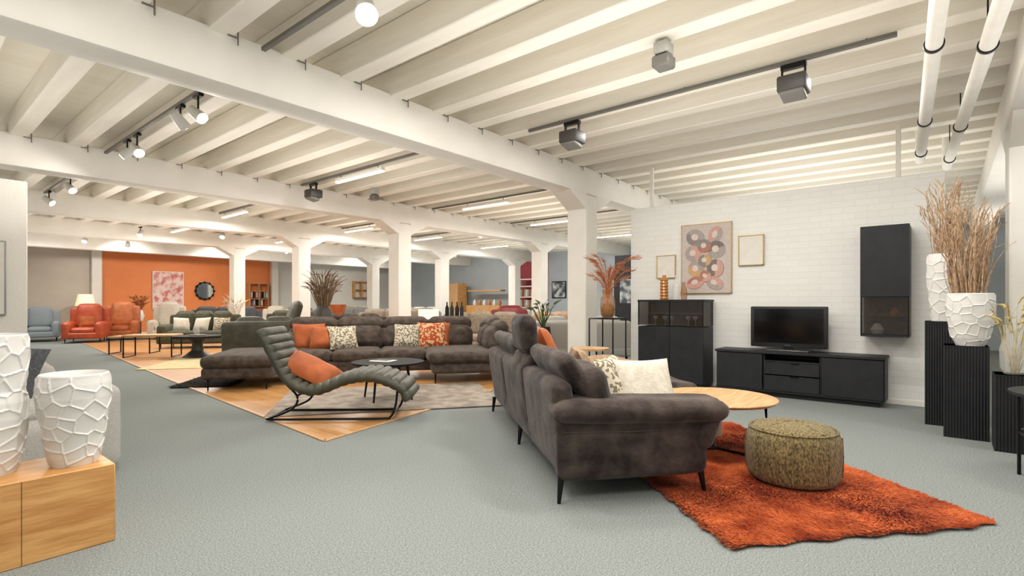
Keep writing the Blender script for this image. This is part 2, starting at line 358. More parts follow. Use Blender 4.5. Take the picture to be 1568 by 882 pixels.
for i in range(n+1):
    for j in range(n+1):
        u=i/n-.5;v=j/n-.5; e=max(abs(u),abs(v))*2; vs.append((u*.95,v*.8,.02+(.07*(1-e**3))+.02*math.sin(9*u+4*v)+.015*math.sin(17*v+5*u)))
for i in range(n):
    for j in range(n): a=i*(n+1)+j; fs.append([a,a+n+1,a+n+2,a+1])
b.raw('beige',vs,fs); o=b.done(80); md=o.modifiers.new('s','SOLIDIFY'); md.thickness=.03

def furrug(name,loc,rot,w,l,m,nb,h=.03):
    b=B(name,loc,rot); b.box(m,(0,0,.008),(w-.03,l-.03,.016),bev=.004)
    rs=np.random.RandomState(3); vs=[];fs=[]
    for k in range(nb):
        x=(rs.rand()-.5)*w; y=(rs.rand()-.5)*l
        e=.02*math.sin(x*23+1)+.015*math.sin(y*31)
        if rs.rand()<.06:
            if rs.rand()<.5: x=math.copysign(w/2+e*.6,x)
            else: y=math.copysign(l/2+e*.6,y)
        hh=h*(.55+.3*rs.rand()); a=rs.rand()*6.28
        fa=2.2*math.sin(1.7*x+1.1*y)+1.8*math.sin(2.9*y-1.3*x+1); lx=1.3*math.cos(fa)+.3*rs.randn(); ly=1.3*math.sin(fa)+.3*rs.randn()
        dx,dy=.006*math.cos(a),.006*math.sin(a); o=len(vs)
        vs+= [(x-dx,y-dy,.012),(x+dx,y+dy,.012),(x+.022*lx,y+.022*ly,hh)]; fs.append([o,o+1,o+2])
    b.raw(m,vs,fs); 
    me=bpy.data.meshes.new(name); me.from_pydata(b.V,[],b.Fc); me.materials.append(M[m]); o=bpy.data.objects.new(name,me); bpy.context.collection.objects.link(o); o.location=loc; o.rotation_euler=(0,0,math.radians(rot)); me.polygons.foreach_set('use_smooth',[True]*len(me.polygons)); return o
furrug('shaggy_rug',(4.03,1.23,0),-40,1.55,2.42,'fur',110000)
furrug('black_shag_rug',(3.42,8.75,.006),-40,.8,1.6,'shag',9000)

# pouf
b=B('pouf',(3.93,.80,.016)); 
prof=[(.0,.0),(.21,.0),(.265,.02),(.282,.06),(.288,.18),(.284,.29),(.27,.335),(.24,.352),(.23,.362),(.12,.384),(.0,.39)]
b.lathe('pouf',prof,seg=48,cap=False)
b.lathe('pouf',[(.266,.338),(.273,.345),(.266,.352),(.258,.346),(.266,.338)],seg=48,cap=False)
for i in range(8):
    a=i*math.pi/4+.2; b.tube('pouf',[(.287*math.cos(a),.287*math.sin(a),.05),(.290*math.cos(a),.290*math.sin(a),.18),(.284*math.cos(a),.284*math.sin(a),.31)],.005,seg=6)
    b.tube('pouf',[(.25*math.cos(a),.25*math.sin(a),.353),(.13*math.cos(a),.13*math.sin(a),.383),(.01,.01,.391)],.004,seg=6)
b.done(60)
b=B('round_coffee_table',(4.32,1.44,0.018)); b.cyl('oaktop',(0,0,.405),(0,0,.425),.44,.46,seg=64); b.cyl('oaktop',(0,0,.425),(0,0,.43),.46,.457,seg=64)
b.cyl('white',(0,0,.12),(0,0,.4),.05,seg=24)
for i in range(3):
    a=math.radians(20+120*i); c_,s_=math.cos(a),math.sin(a); b.tube('metal',[(0,0,.012),(.3*c_,.3*s_,.012),(.4*c_,.4*s_,.014),(.42*c_,.42*s_,.03),(.40*c_,.40*s_,.39),(.36*c_,.36*s_,.40),(0,0,.4)],.011,seg=8)
b.done()
b=B('round_side_table',(6.0,3.62,0)); b.cyl('oaktop',(0,0,.585),(0,0,.61),.24,seg=40)
for i in range(3): a=i*2.09; b.cyl('metal',(.2*math.cos(a),.2*math.sin(a),0),(.15*math.cos(a),.15*math.sin(a),.59),.01,seg=8)
b.done()

# ------------------------------------------------------------------ sideboard, TV, highboard, wall cabinet
b=B('tv_sideboard',(7.48,1.48,0)); W=1.88
b.box('black',(.02,0,.03),(.34,W-.1,.06)); b.box('black',(0,0,.075),(.4,W,.03)); b.box('black',(0,0,.565),(.44,W+.02,.03),bev=.003)
for y in (-W/2+.012,W/2-.012,-.3,.34): b.box('black',(.01,y,.32),(.38,.024,.48))
b.box('black',(.19,0,.32),(.02,W,.48))
b.box('black',(-.2,-.62,.315),(.02,.61,.455),bev=.002); b.box('black',(-.2,.64,.315),(.02,.57,.455),bev=.002)
b.box('black',(-.2,.02,.185),(.02,.62,.19),bev=.002); b.box('black',(-.2,.02,.37),(.02,.62,.15),bev=.002); b.box('black',(0,.02,.455),(.38,.62,.02))
b.box('metal',(-.215,-.02,.445),(.02,.1,.012)); b.box('metal',(-.215,-.02,.275),(.02,.1,.012)); b.done()
b=B('television',(7.5,1.58,.58)); 
b.box('black',(0,0,.31),(.05,.9,.53),bev=.012,seg=2); b.box('screen',(-.0262,0,.325),(.003,.81,.44),bev=0); b.box('steel',(-.027,0,.075),(.002,.07,.008),bev=0)
b.box('black',(.05,0,.3),(.06,.5,.3),bev=.02); b.box('black',(.02,0,.05),(.03,.1,.06)); b.box('steel',(0,0,.01),(.22,.5,.018),bev=.006); b.done()
b=B('highboard_cabinet',(7.48,3.08,0)); W=.98
b.box('black',(0,0,.03),(.36,W-.06,.06)); b.box('black',(0,0,.46),(.38,W,.8)); b.box('black',(-.195,.245,.46),(.016,.483,.79),bev=.002); b.box('black',(-.195,-.245,.46),(.016,.483,.79),bev=.002)
b.box('black',(0,0,1.235),(.4,W+.02,.03)); b.box('taupe',(.185,0,1.05),(.02,W,.36)); b.box('glass',(0,0,1.05),(.3,W-.05,.008),bev=0)
for y in (-W/2+.01,W/2-.01): b.box('black',(.17,y,1.05),(.04,.02,.36)); b.box('dglass',(-.02,y,1.05),(.34,.012,.35),bev=0)
for y in (-.245,.245): b.box('dglass',(-.192,y,1.05),(.01,.47,.35),bev=0)
for y in (-.483,0,.483): b.box('metal',(-.193,y,1.05),(.014,.014,.36),bev=0)
b.box('metal',(-.203,-.3,.865),(.012,.12,.01)); b.box('metal',(-.203,.3,.865),(.012,.12,.01))
for y in (-.3,-.2,.05,.15,.3): b.lathe('paper',[(.03,0),(.004,.01),(.004,.07),(.035,.11),(.03,.14)],(0,y,.87),seg=14,cap=False)
b.done()
b=B('ribbed_vase',(7.42,3.22,1.25)); b.lathe('amber',sum([[(.052,i*.045),(.062,i*.045+.022)] for i in range(7)],[])+[(.03,.33),(.028,.36)],seg=28); b.done()
b=B('glass_bottle',(7.45,3.05,1.25)); b.lathe('glass',[(.045,0),(.06,.1),(.05,.2),(.02,.26),(.02,.36)],seg=24); b.done()
b=B('glass_bottle',(7.42,2.92,1.25)); b.lathe('aglass',[(.04,0),(.05,.08),(.04,.16),(.02,.2),(.022,.25)],seg=24); b.done()
b=B('wall_cabinet',(7.52,.55,1.44)); W=.46
b.box('black',(0,0,.24),(.37,W,.82),bev=.003); b.box('black',(-.19,0,.24),(.016,W,.815),bev=.002)
b.box('taupe',(.17,0,-.4),(.02,W,.45)); b.box('black',(0,0,-.615),(.37,W,.025)); 
for y in (-W/2+.008,W/2-.008): b.box('dglass',(0,y,-.385),(.36,.01,.43),bev=0); b.box('metal',(-.186,y,-.385),(.012,.014,.44),bev=0)
b.box('dglass',(-.185,0,-.385),(.01,W-.02,.43),bev=0); b.box('dglass',(0,0,-.4),(.34,W-.04,.008),bev=0)
b.lathe('paper',[(.05,0),(.07,.05),(.03,.12)],(0,.08,-.6),seg=16); b.lathe('amber',[(.04,0),(.05,.04),(.02,.1)],(0,-.08,-.39),seg=16); b.done()
def frame(name,y0,y1,z0,z1,fm,x=7.70,fr=.02):
    b=B(name,(x,(y0+y1)/2,(z0+z1)/2)); w=y1-y0;h=z1-z0
    for sg in (-1,1): b.box(fm,(0,sg*(w/2-fr/2),0),(.03,fr,h),bev=.002); b.box(fm,(0,0,sg*(h/2-fr/2)),(.03,w,fr),bev=.002)
    return b,w,h
b,w,h=frame('abstract_painting',2.34,3.07,1.34,2.36,'gold',fr=.012); b.box('p_bg',(0,0,0),(.02,w-.02,h-.02),bev=0)
def disc(b,m1,m2,y,z,ry,rz,rot,k):
    c_,s_=math.cos(rot),math.sin(rot)
    def ell(m,sc,oy,oz,a0,a1,kk):
        pts=[]
        for i in range(33):
            a=a0+(a1-a0)*i/33; u=ry*sc*math.cos(a);v=rz*sc*math.sin(a); pts.append((max(-.34,min(.34,y+oy+u*c_-v*s_)),max(-.48,min(.48,z+oz+u*s_+v*c_))))
        b.prism(m,pts,-.0115-.0008*(k+kk),-.0105,axis='x')
    ell(m1,1,0,0,0,2*math.pi,0); ell(m2,.97,0,0,.2,math.pi+.2,.35); ell('p_g',.38,.01,.01,0,2*math.pi,.6)
al=[('p_b','p_d',.15,.31,.14,.12,.4),('p_c','p_d',-.14,.33,.13,.1,2.0),('p_d','p_c',.18,.08,.12,.12,1.1),('p_d','p_f',-.15,.12,.13,.13,-.5),('p_b','p_a',.02,.18,.1,.1,2.6),
 ('p_e','p_d',.14,-.15,.12,.12,.2),('p_f','p_c',-.14,-.15,.13,.12,1.6),('p_c','p_a',.15,-.35,.13,.09,-.3),('p_d','p_c',-.13,-.36,.13,.09,.5),('p_b','p_e',.01,-.03,.09,.1,1.2),('p_a','p_c',.0,-.26,.08,.09,2.2)]
for k,t in enumerate(al): disc(b,*t,k)
b.done()
b,w,h=frame('small_picture_frame',1.92,2.25,1.72,2.14,'gold',fr=.012); b.box('paper',(.004,0,0),(.02,w-.02,h-.02),bev=0); b.done()
b,w,h=frame('small_picture_frame',3.16,3.46,1.58,1.93,'gold',fr=.01); b.box('paper',(.004,0,0),(.02,w-.02,h-.02),bev=0); b.done()

# ------------------------------------------------------------------ relief vases
def relief_vase(name,loc,prof,H_,cells=55,amp=.007,wid=.009,seg=220,rows=150,seed=1):
    rs=np.random.RandomState(seed); zs=np.linspace(0,1,rows); pr=np.interp(zs,[p[1] for p in prof],[p[0] for p in prof])
    th=np.arange(seg)*2*math.pi/seg
    P=np.stack([np.repeat(pr,seg)*np.tile(np.cos(th),rows),np.repeat(pr,seg)*np.tile(np.sin(th),rows),np.repeat(zs*H_,seg)],1)
    sz=rs.rand(cells); sa=rs.rand(cells)*6.283; sr=np.interp(sz,[p[1] for p in prof],[p[0] for p in prof])
    S=np.stack([sr*np.cos(sa),sr*np.sin(sa),sz*H_],1)
    for it in range(2):
        D=((P[::7,None,:]-S[None])**2).sum(2); n=D.argmin(1)
        for c_ in range(cells):
            q=P[::7][n==c_]
            if len(q): S[c_]=.5*S[c_]+.5*q.mean(0)
    D=np.sqrt(((P[:,None,:]-S[None])**2).sum(2)); D.sort(axis=1); e=D[:,1]-D[:,0]
    ridge=np.clip(1-e/wid,0,1); fade=np.clip(np.minimum(np.repeat(zs,seg),1-np.repeat(zs,seg))/.03,0,1)
    disp=(amp*ridge-.2*amp*np.clip(e/.05,0,1))*fade
    nx=np.tile(np.cos(th),rows);ny=np.tile(np.sin(th),rows); P[:,0]+=nx*disp;P[:,1]+=ny*disp
    vs=[tuple(p) for p in P]; fs=[]
    for k in range(rows-1):
        for i in range(seg): j=(i+1)%seg; fs.append([k*seg+i,k*seg+j,(k+1)*seg+j,(k+1)*seg+i])
    b=B(name,loc,0); b.raw('ceramic',vs,fs); r1=pr[-1]
    b.lathe('ceramic',[(r1,H_),(r1*.97,H_+.006),(r1*.93,H_),(r1*.85,H_*.5),(.01,H_*.45)],seg=60,cap=False); b.lathe('ceramic',[(.01,.002),(pr[0],0)],seg=60,cap=False)
    return b.done(70)
relief_vase('relief_vase',(.64,3.41,.39),[(.092,0),(.105,.1),(.13,.45),(.148,.75),(.148,.9),(.142,1)],.45,cells=60,seed=4)
relief_vase('tall_relief_vase',(.33,3.50,.39),[(.105,0),(.13,.15),(.15,.4),(.147,.52),(.135,.6),(.142,.7),(.152,.88),(.148,1)],.655,cells=80,seed=5)
relief_vase('tall_relief_vase',(6.77,.02,1.021),[(.10,0),(.115,.2),(.135,.6),(.14,.9),(.13,1)],.66,cells=60,seed=6)
relief_vase('relief_vase',(6.24,-.16,.821),[(.10,0),(.13,.15),(.16,.5),(.17,.8),(.165,1)],.46,cells=50,seed=7)
b=B('oak_display_block',(-.03,3.44,0)); b.box('oak',(0,0,.195),(1.6,.4,.39),bev=.004)
for x in (-.1,.45): b.box('black',(x,-.2005,.195),(.002,.001,.385),bev=0)
b.done()

def plinth(name,x,y,h,w):
    b=B(name,(x,y,0)); b.box('black',(0,0,h/2),(w-.02,w-.02,h),bev=0); n=int(w/.02)
    for i in range(n):
        k=-w/2+(i+.5)*w/n
        for q in ((k,-w/2+.008),(k,w/2-.008),(-w/2+.008,k),(w/2-.008,k)): b.cyl('black',(q[0],q[1],0),(q[0],q[1],h),.0085,seg=6)
    b.box('black',(0,0,h-.003),(w,w,.006),bev=0); b.done()
plinth('fluted_plinth',6.77,.02,1.02,.3); plinth('fluted_plinth',6.27,-.13,.82,.31); plinth('fluted_plinth',5.92,-.44,.62,.29)

def grass(name,loc,n,h,spread,m,r=.003,droop=.2,z0=0,seed=1,base=.04,tuft=0,curl=.03):
    rs=random.Random(seed); b=B(name,loc)
    for i in range(n):
        a=rs.random()*6.283; s_=spread*math.sqrt(rs.random()); hh=h*(.55+.45*rs.random()); bx,by=base*math.cos(a)*rs.random(),base*math.sin(a)*rs.random()
        wob=rs.uniform(-curl,curl); wo2=rs.uniform(-curl,curl)
        p=[(bx,by,z0),(bx+s_*.3*math.cos(a)+wob,by+s_*.3*math.sin(a)-wob,z0+hh*.45),(bx+s_*.7*math.cos(a+.1)+wo2,by+s_*.7*math.sin(a+.1)+wo2,z0+hh*.8),(bx+s_*(1+droop)*math.cos(a+.2),by+s_*(1+droop)*math.sin(a+.2),z0+hh*(1-droop*rs.random()))]
        q=bez(p,4); b.tube(m,q,r*rs.uniform(.6,1.3),seg=4,taper=.4)
        if tuft and rs.random()<.7:
            k=q[-5:]; b.tube(m,[v+Vector((rs.uniform(-.005,.005),rs.uniform(-.005,.005),0)) for v in k],tuft,seg=5,taper=.2)
    return b
grass('dried_grass_bundle',(6.77,.02,1.5),80,1.02,.18,'straw',r=.0042,seed=2,base=.08,tuft=.006,droop=.1,curl=.05).done()
grass('dried_grass_bundle',(6.24,-.16,1.12),120,1.08,.18,'straw',r=.0048,seed=3,base=.12,tuft=.006,droop=.08,curl=.05).done()
b=B('glass_vase',(5.9,-.42,.621)); b.lathe('glass',[(.06,0),(.085,.05),(.09,.2),(.06,.32),(.065,.4)],seg=28,cap=False); b.done()
grass('yellow_flower_stems',(5.9,-.42,.63),36,.72,.2,'yell',r=.0025,seed=5,base=.03,tuft=.009).done()
b=B('metal_side_table',(5.1,-.75,0)); b.cyl('black',(0,0,.57),(0,0,.59),.42,seg=48)
for i in range(4): a=math.radians(90+90*i); b.cyl('metal',(.36*math.cos(a),.36*math.sin(a),0),(.36*math.cos(a),.36*math.sin(a),.57),.011,seg=8)
b.tube('metal',[(.36*math.cos(a),.36*math.sin(a),.3) for a in np.linspace(0,6.283,33)],.008,seg=6); b.done()

# stand with rust palm
PX_,PY_=6.72,3.77
b=B('wire_plant_stand',(PX_,PY_,0),0); hh=.98; w=.19
for x in (-w,w):
    for y in (-w,w): b.box('metal',(x,y,hh/2),(.018,.018,hh))
for z in (.012,hh): 
    for k in (-w,w): b.box('metal',(k,0,z),(.018,2*w,.018)); b.box('metal',(0,k,z),(2*w,.018,.018))
b.box('metal',(0,0,hh+.005),(2*w,2*w,.012)); b.done()
b=B('glass_vase',(PX_,PY_,.992)); b.lathe('aglass',[(.07,0),(.1,.04),(.11,.15),(.1,.28),(.07,.33),(.085,.40)],seg=28,cap=False); b.lathe('twig',[(.06,.01),(.09,.05),(.095,.15),(.06,.2)],seg=20); b.done()
b=B('dried_palm_leaves',(PX_,PY_,1.15)); rs=random.Random(9)
for i in range(24):
    a=i*6.283/24+rs.uniform(-.2,.2); l=rs.uniform(.45,.84); sp=rs.uniform(.14,.4); st=bez([(0,0,0),(sp*.2*math.cos(a),sp*.2*math.sin(a),l*.5),(sp*.7*math.cos(a),sp*.7*math.sin(a),l*.82),(sp*1.15*math.cos(a),sp*1.15*math.sin(a),l*.86)],6)
    b.tube('rleaf',st,.004,seg=5)
    for k in range(6,len(st)):
        for sg in (-1,1):
            d=Vector((-math.sin(a)*sg,math.cos(a)*sg,0))*rs.uniform(.02,.05)+Vector((math.cos(a),math.sin(a),0))*.06+Vector((0,0,rs.uniform(.0,.07)))
            b.tube('rleaf',[st[k],st[k]+d*.5+Vector((0,0,.012)),st[k]+d],.004,seg=4,taper=.2)
b.done()

# ------------------------------------------------------------------ U sofa
b=B('u_shaped_sofa',(2.86,7.86,0.006),-38); m='sofaU'
b.soft(m,(.45,.62,.23),(.9,1.5,.16),r=.04,puff=.01); b.soft(m,(.45,.60,.385),(.92,1.5,.16),r=.06,puff=.02)
b.soft(m,(2.0,.80,.23),(2.3,1.0,.16),r=.04,puff=.01)
for i in range(3): b.soft(m,(1.27+.71*i,.75,.385),(.7,.9,.16),r=.06,puff=.02)
b.soft(m,(3.65,.55,.23),(1.1,1.45,.16),r=.04,puff=.01); b.soft(m,(3.6,.5,.385),(1.1,1.45,.16),r=.06,puff=.02)
for i in range(4):
    x=1.25+.75*i; b.soft(m,(x,1.28,.48),(.74,.2,.6),rot=(-8,0,0),r=.07,puff=.02); b.soft(m,(x,1.18,.62),(.72,.2,.36),rot=(-14,0,0),r=.09,puff=.03); b.soft(m,(x,1.30,.84),(.73,.2,.22),rot=(-16,0,0),r=.09,puff=.02)
for i in range(2):
    y=1.0-.55*i; b.soft(m,(4.22,y,.48),(.2,.6,.6),rot=(0,8,0),r=.07,puff=.02); b.soft(m,(4.1,y,.62),(.2,.58,.36),rot=(0,12,0),r=.09,puff=.03)
    b.soft(m,(4.22,y,.84-.04*i),(.2,.6,.2),rot=(0,14,0),r=.09,puff=.02)
b.soft(m,(4.2,1.3,.5),(.34,.34,.84),r=.14,puff=.0)
b.soft(m,(.92,1.0,.5),(.16,.6,.42),r=.07,puff=.02)
for (x,y) in ((.08,-.08),(.82,-.08),(.08,1.25),(3.15,-.1),(4.1,-.1),(2.0,.36),(2.0,1.3),(4.2,1.3),(1.2,1.3)): leg(b,'metal',x,y,.16,r=.018)
b.done(60)
def SU(x,y):
    a=math.radians(-38); return (2.86+x*math.cos(a)-y*math.sin(a),7.86+x*math.sin(a)+y*math.cos(a))
for x,y,m_,w,rz,rx in ((1.20,.98,'opil',.5,-38,64),(1.46,.80,'opil',.42,-30,60),(1.76,.76,'dots',.44,-20,58),(2.76,.98,'dots',.44,-45,66),(3.18,1.0,'opat',.5,-34,66),(3.25,1.1,'opil',.46,-50,70)):
    p=SU(x,y); wpil('throw_pillow',m_,p[0],p[1],.655,w,w*.95,.15,rx,0,rz)

# ------------------------------------------------------------------ lounge chair
b=B('quilted_lounge_chair',(2.46,5.20,0.017),-48); Wd=.62
prof=bez([(-.10,0,.90),(-.05,0,.84),(.06,0,.62),(.18,0,.42),(.35,0,.31),(.51,0,.31),(.70,0,.385),(.88,0,.43),(1.04,0,.43),(1.2,0,.38),(1.33,0,.31),(1.39,0,.2)],10)
def loft(b,m,path,y0,y1,th,channels):
    n=len(path); L=[0]
    for k in range(1,n): L.append(L[-1]+(path[k]-path[k-1]).length)
    ys=[0,.03,.1,.3,.5,.7,.9,.97,1]; vs=[];nr=len(ys)*2
    for k,p in enumerate(path):
        t=(path[min(k+1,n-1)]-path[max(k-1,0)]).normalized(); nn=Vector((-t.z,0,t.x)); nn=nn if nn.z>0 or nn.x>0 else -nn
        f=L[k]/L[-1]; ch=abs(math.sin(math.pi*channels*f))**.5
        for y in ys:
            ed=min(1,min(y,1-y)/.1)**.5
            vs.append(tuple(p+nn*(th*.45*(.35+.65*ed)+.028*ch*ed)+Vector((0,y0+(y1-y0)*y,0))))
        for y in ys[::-1]:
            ed=min(1,min(y,1-y)/.1)**.5
            vs.append(tuple(p-nn*(th*.45*(.35+.65*ed)+.012*ch*ed)+Vector((0,y0+(y1-y0)*y,0))))
    fs=[]
    for k in range(n-1):
        for i in range(nr): j=(i+1)%nr; fs.append([k*nr+i,k*nr+j,(k+1)*nr+j,(k+1)*nr+i])
    fs.append(list(range(nr))); fs.append(list(range((n-1)*nr,n*nr)))
    b.raw(m,vs,fs)
pp=[]
for k in range(len(prof)-1):
    for q in range(3): pp.append(prof[k].lerp(prof[k+1],q/3))
pp.append(prof[-1])
loft(b,'olive',pp,0,Wd,.09,22)
for y in (.07,Wd-.07):
    b.tube('metal',bez([(-.02,y,.7),(.15,y,.40),(.28,y,.24),(.23,y,.12),(.02,y,.03),(-.02,y,.016),(.1,y,.012),(.6,y,.012),(1.12,y,.012),(1.21,y,.03),(1.26,y,.14),(1.28,y,.3)],8),.012,seg=8)
for x,z in ((-.02,.016),(1.21,.03),(.28,.25),(1.28,.3)): b.tube('metal',[(x,.07,z),(x,Wd-.07,z)],.012,seg=8)
b.done(75)
a=math.radians(-48); wpil('throw_pillow','opil',2.46+.34*math.cos(a)-.3*math.sin(a),5.20+.34*math.sin(a)+.3*math.cos(a),.50,.58,.40,.16,22,26,-48)

b=B('area_rug',(4.15,5.45,.006),-36); b.box('rug',(0,0,.005),(2.6,1.8,.01),bev=.003); b.done()
b=B('pale_yellow_rug',(4.3,11.6,.006),-38); b.box('rugy',(0,0,.005),(1.6,2.4,.01),bev=.003); b.done()
def rtable(name,x,y,r,h,mt,rot=0,n=4,z=.017):
    b=B(name,(x,y,z),rot); b.cyl(mt,(0,0,h-.025),(0,0,h),r-.01,r,seg=48); b.cyl('metal',(0,0,h-.05),(0,0,h-.025),r*.6,seg=32)
    for i in range(n): a=2*math.pi*i/n+.4; b.cyl('metal',(r*.75*math.cos(a),r*.75*math.sin(a),0),(r*.6*math.cos(a),r*.6*math.sin(a),h-.03),.012,.018,seg=10)
    return b
rtable('round_black_coffee_table',4.05,5.35,.44,.46,'blackm').done()
b=B('magazine',(4.0,5.38,.478),20); b.box('paper',(0,0,.006),(.2,.28,.012)); b.box('dgrey',(.03,.02,.014),(.14,.2,.004)); b.done()

# ------------------------------------------------------------------ generic seating
def sofa(name,x,y,rot,w,d,m,h=.85,seats=3,sh=.43,arms=True,pil=None,armh=.6,z=0):
    b=B(name,(x,y,z),rot); aw=.2 if arms else 0
    b.soft(m,(0,0,.22),(w,d,.18),r=.04,puff=.01,n=4)
    sw=(w-2*aw)/seats
    for i in range(seats):
        xx=-w/2+aw+sw*(i+.5); b.soft(m,(xx,-.06,sh-.06),(sw-.01,d-.2,.16),r=.06,puff=.02,n=4); b.soft(m,(xx,d/2-.2,(sh+h)/2),(sw-.01,.2,h-sh+.02),rot=(-10,0,0),r=.08,puff=.03,n=4)
    b.soft(m,(0,d/2-.07,.45*h+.1),(w,.15,h*.75),rot=(-5,0,0),r=.06,puff=.01,n=4)
    if arms:
        for sg in (-1,1): b.soft(m,(sg*(w/2-aw/2),-.02,armh/2+.08),(aw,d-.05,armh-.12),r=.07,puff=.02,n=4)
    for sx in (-1,1):
        for sy in (-1,1): leg(b,'metal',sx*(w/2-.08),sy*(d/2-.08),.15)
    if pil:
        for k,(px,pm) in enumerate(pil): b.pillow(pm,(px,d/2-.36,sh+.2),.42,.4,.14,rot=(66,0,(-1)**k*9),n=8)
    return b.done(60)
b=B('light_grey_sofa',(.32,5.0,0),0)
b.soft('lgrey',(0,0,.25),(1.5,.95,.36),r=.06,puff=.01); b.soft('lgrey',(.66,0,.33),(.26,1.0,.58),r=.06,puff=.01); b.soft('lgrey',(-.1,.36,.5),(1.3,.24,.5),r=.08,puff=.02); b.soft('lgrey',(-.1,-.05,.47),(1.15,.7,.14),r=.06,puff=.02)
for sx in (-.7,.7):
    for sy in (-.4,.4): leg(b,'metal',sx,sy,.1)
b.done(60)
wpil('throw_pillow','dpil',.50,4.95,.72,.5,.45,.18,60,10,-20)
sofa('red_armchair',4.1,20.3,-25,1.0,.95,'redl',h=1.15,seats=1,pil=[(0,'opil')])
sofa('orange_armchair',5.15,21.0,-20,.95,.95,'orl',h=1.22,seats=1)
sofa('blue_grey_sofa',2.7,22.0,-10,2.1,.9,'bgrey',h=1.05)
sofa('cream_recliner',6.25,20.3,-30,.95,.9,'cream',h=1.2,seats=1)
sofa('dark_olive_sofa',5.6,15.6,-40,1.8,.9,'dolive',h=.95,pil=[(-.5,'cream'),(0,'cream'),(.5,'dots')])
sofa('charcoal_sofa',7.6,19.0,-30,2.2,.9,'dpil',h=1.05)
sofa('grey_green_sofa',8.0,14.9,-38,1.9,.9,'dolive',h=.95,pil=[(-.4,'cream'),(.4,'dots')])
sofa('grey_green_sofa',7.5,11.5,-38,1.9,.9,'sofaU',h=.9,pil=[(-.6,'dots')])
sofa('olive_sofa',4.75,9.9,140,1.4,.9,'olive',h=.9,seats=2,z=.017)
sofa('orange_armchair',8.7,21.6,-15,.95,.9,'orl',h=1.1,seats=1)
sofa('cream_armchair',9.9,20.2,-35,1.0,.9,'cream',h=1.05,seats=1)
sofa('grey_armchair',11.2,20.8,-35,1.0,.9,'mgrey',h=1.1,seats=1)
sofa('taupe_sofa',13.2,20.2,-40,2.2,.9,'taupe',h=1.05)
sofa('cream_sofa',15.2,18.0,-60,2.2,.9,'cream',h=1.0,pil=[(-.5,'dots'),(.5,'opil')])
sofa('grey_sofa',10.9,16.9,-45,2.0,.9,'mgrey',h=1.0,pil=[(-.5,'cream')])
rtable('round_coffee_table',9.0,17.2,.45,.45,'oaktop').done(); rtable('round_coffee_table',12.2,11.9,.45,.5,'oaktop',z=0).done()
b=B('olive_recliner',(5.7,11.8,.017),-110); b.soft('olive',(0,0,.3),(.75,.8,.3),r=.07,puff=.02); b.soft('olive',(0,.42,.75),(.7,.18,.95),rot=(-18,0,0),r=.08,puff=.03); b.soft('olive',(0,-.6,.38),(.65,.45,.14),r=.06)
for sg in (-1,1): b.soft('olive',(sg*.4,0,.42),(.13,.8,.4),r=.06)
b.cyl('metal',(0,0,0),(0,0,.2),.3,.1); b.done(60)
def wtable(name,x,y,rot,w,d,h,mt='oaktop'):
    b=B(name,(x,y,0),rot); b.box(mt,(0,0,h-.02),(w,d,.04),bev=.006)
    for sx in (-1,1):
        for sy in (-1,1): b.box('metal',(sx*(w/2-.03),sy*(d/2-.03),h/2-.02),(.025,.025,h-.04))
        b.box('metal',(sx*(w/2-.03),0,.012),(.025,d-.06,.025))
    b.done()
wtable('oak_coffee_table',3.95,13.7,-38,1.0,.6,.5); wtable('oak_coffee_table',3.95,15.0,-38,.9,.6,.42)
b=B('dark_coffee_table',(4.5,12.7,0.017)); b.lathe('dgrey',[(.3,0),(.12,.15),(.1,.3),(.22,.42)],seg=32); b.cyl('blackm',(0,0,.42),(0,0,.47),.5,seg=48); b.done()
b=B('table_tray_decor',(4.5,12.7,.488)); b.box('steel',(0,0,.01),(.3,.2,.02)); b.lathe('glass',[(.05,0),(.06,.1),(.03,.2)],(0,.05,.02),seg=16); b.done()
b=B('table_lamp',(4.55,22.7,0)); b.cyl('oaktop',(0,0,.5),(0,0,.53),.25); b.cyl('metal',(0,0,0),(0,0,.5),.02); b.lathe('ceramic',[(.09,.53),(.13,.62),(.05,.8),(.02,1.1)],seg=24); b.lathe('shade',[(.28,1.1),(.2,1.5)],seg=32,cap=False); b.done()
b=B('side_table_vase',(5.95,22.0,0)); b.cyl('oaktop',(0,0,.55),(0,0,.58),.25); b.cyl('metal',(0,0,0),(0,0,.55),.03); b.lathe('ceramic',[(.08,.58),(.13,.75),(.07,.95)],seg=24); b.done()
grass('orange_flower_bouquet',(5.95,22.0,.9),50,.65,.35,'rleaf',r=.012,seed=8,base=.04,tuft=.035).done()
def artY(name,x0,x1,z0,z1,m,fm='paper'):
    b=B(name,((x0+x1)/2,Y1-.035,(z0+z1)/2)); b.box(fm,(0,0,0),(x1-x0,.04,z1-z0)); b.box(m,(0,-.022,0),(x1-x0-.05,.006,z1-z0-.05),bev=0); b.done()
artY('pink_abstract_canvas',6.74,7.81,.95,2.43,'pinkp')
b=B('round_wall_mirror',(8.58,Y1-.03,1.7)); b.cyl('metal',(0,0,0),(0,-.03,0),.36,seg=48); b.cyl('mirror',(0,-.031,0),(0,-.034,0),.32,seg=48)
for i in range(12): a=i*math.pi/6; b.cyl('metal',(.3*math.cos(a),-.03,.3*math.sin(a)),(.39*math.cos(a),-.03,.39*math.sin(a)),.03,seg=6)
b.done()
b=B('wall_shelf',(10.7,Y1-.15,1.55))
for z in (-.5,-.17,.17,.5): b.box('oaktop',(0,0,z),(.8,.25,.03))
for x in (-.4,0,.4): b.box('oaktop',(x,0,0),(.03,.25,1.0))
for k in range(14): x=-.36+.055*k; b.box(('redl','paper','black','bluew')[k%4],(x,0,-.33+(.34 if k%3 else 0)),(.04,.18,.24),bev=0)
b.done()
b=B('cube_wall_shelf',(16.2,Y1-.15,1.9))
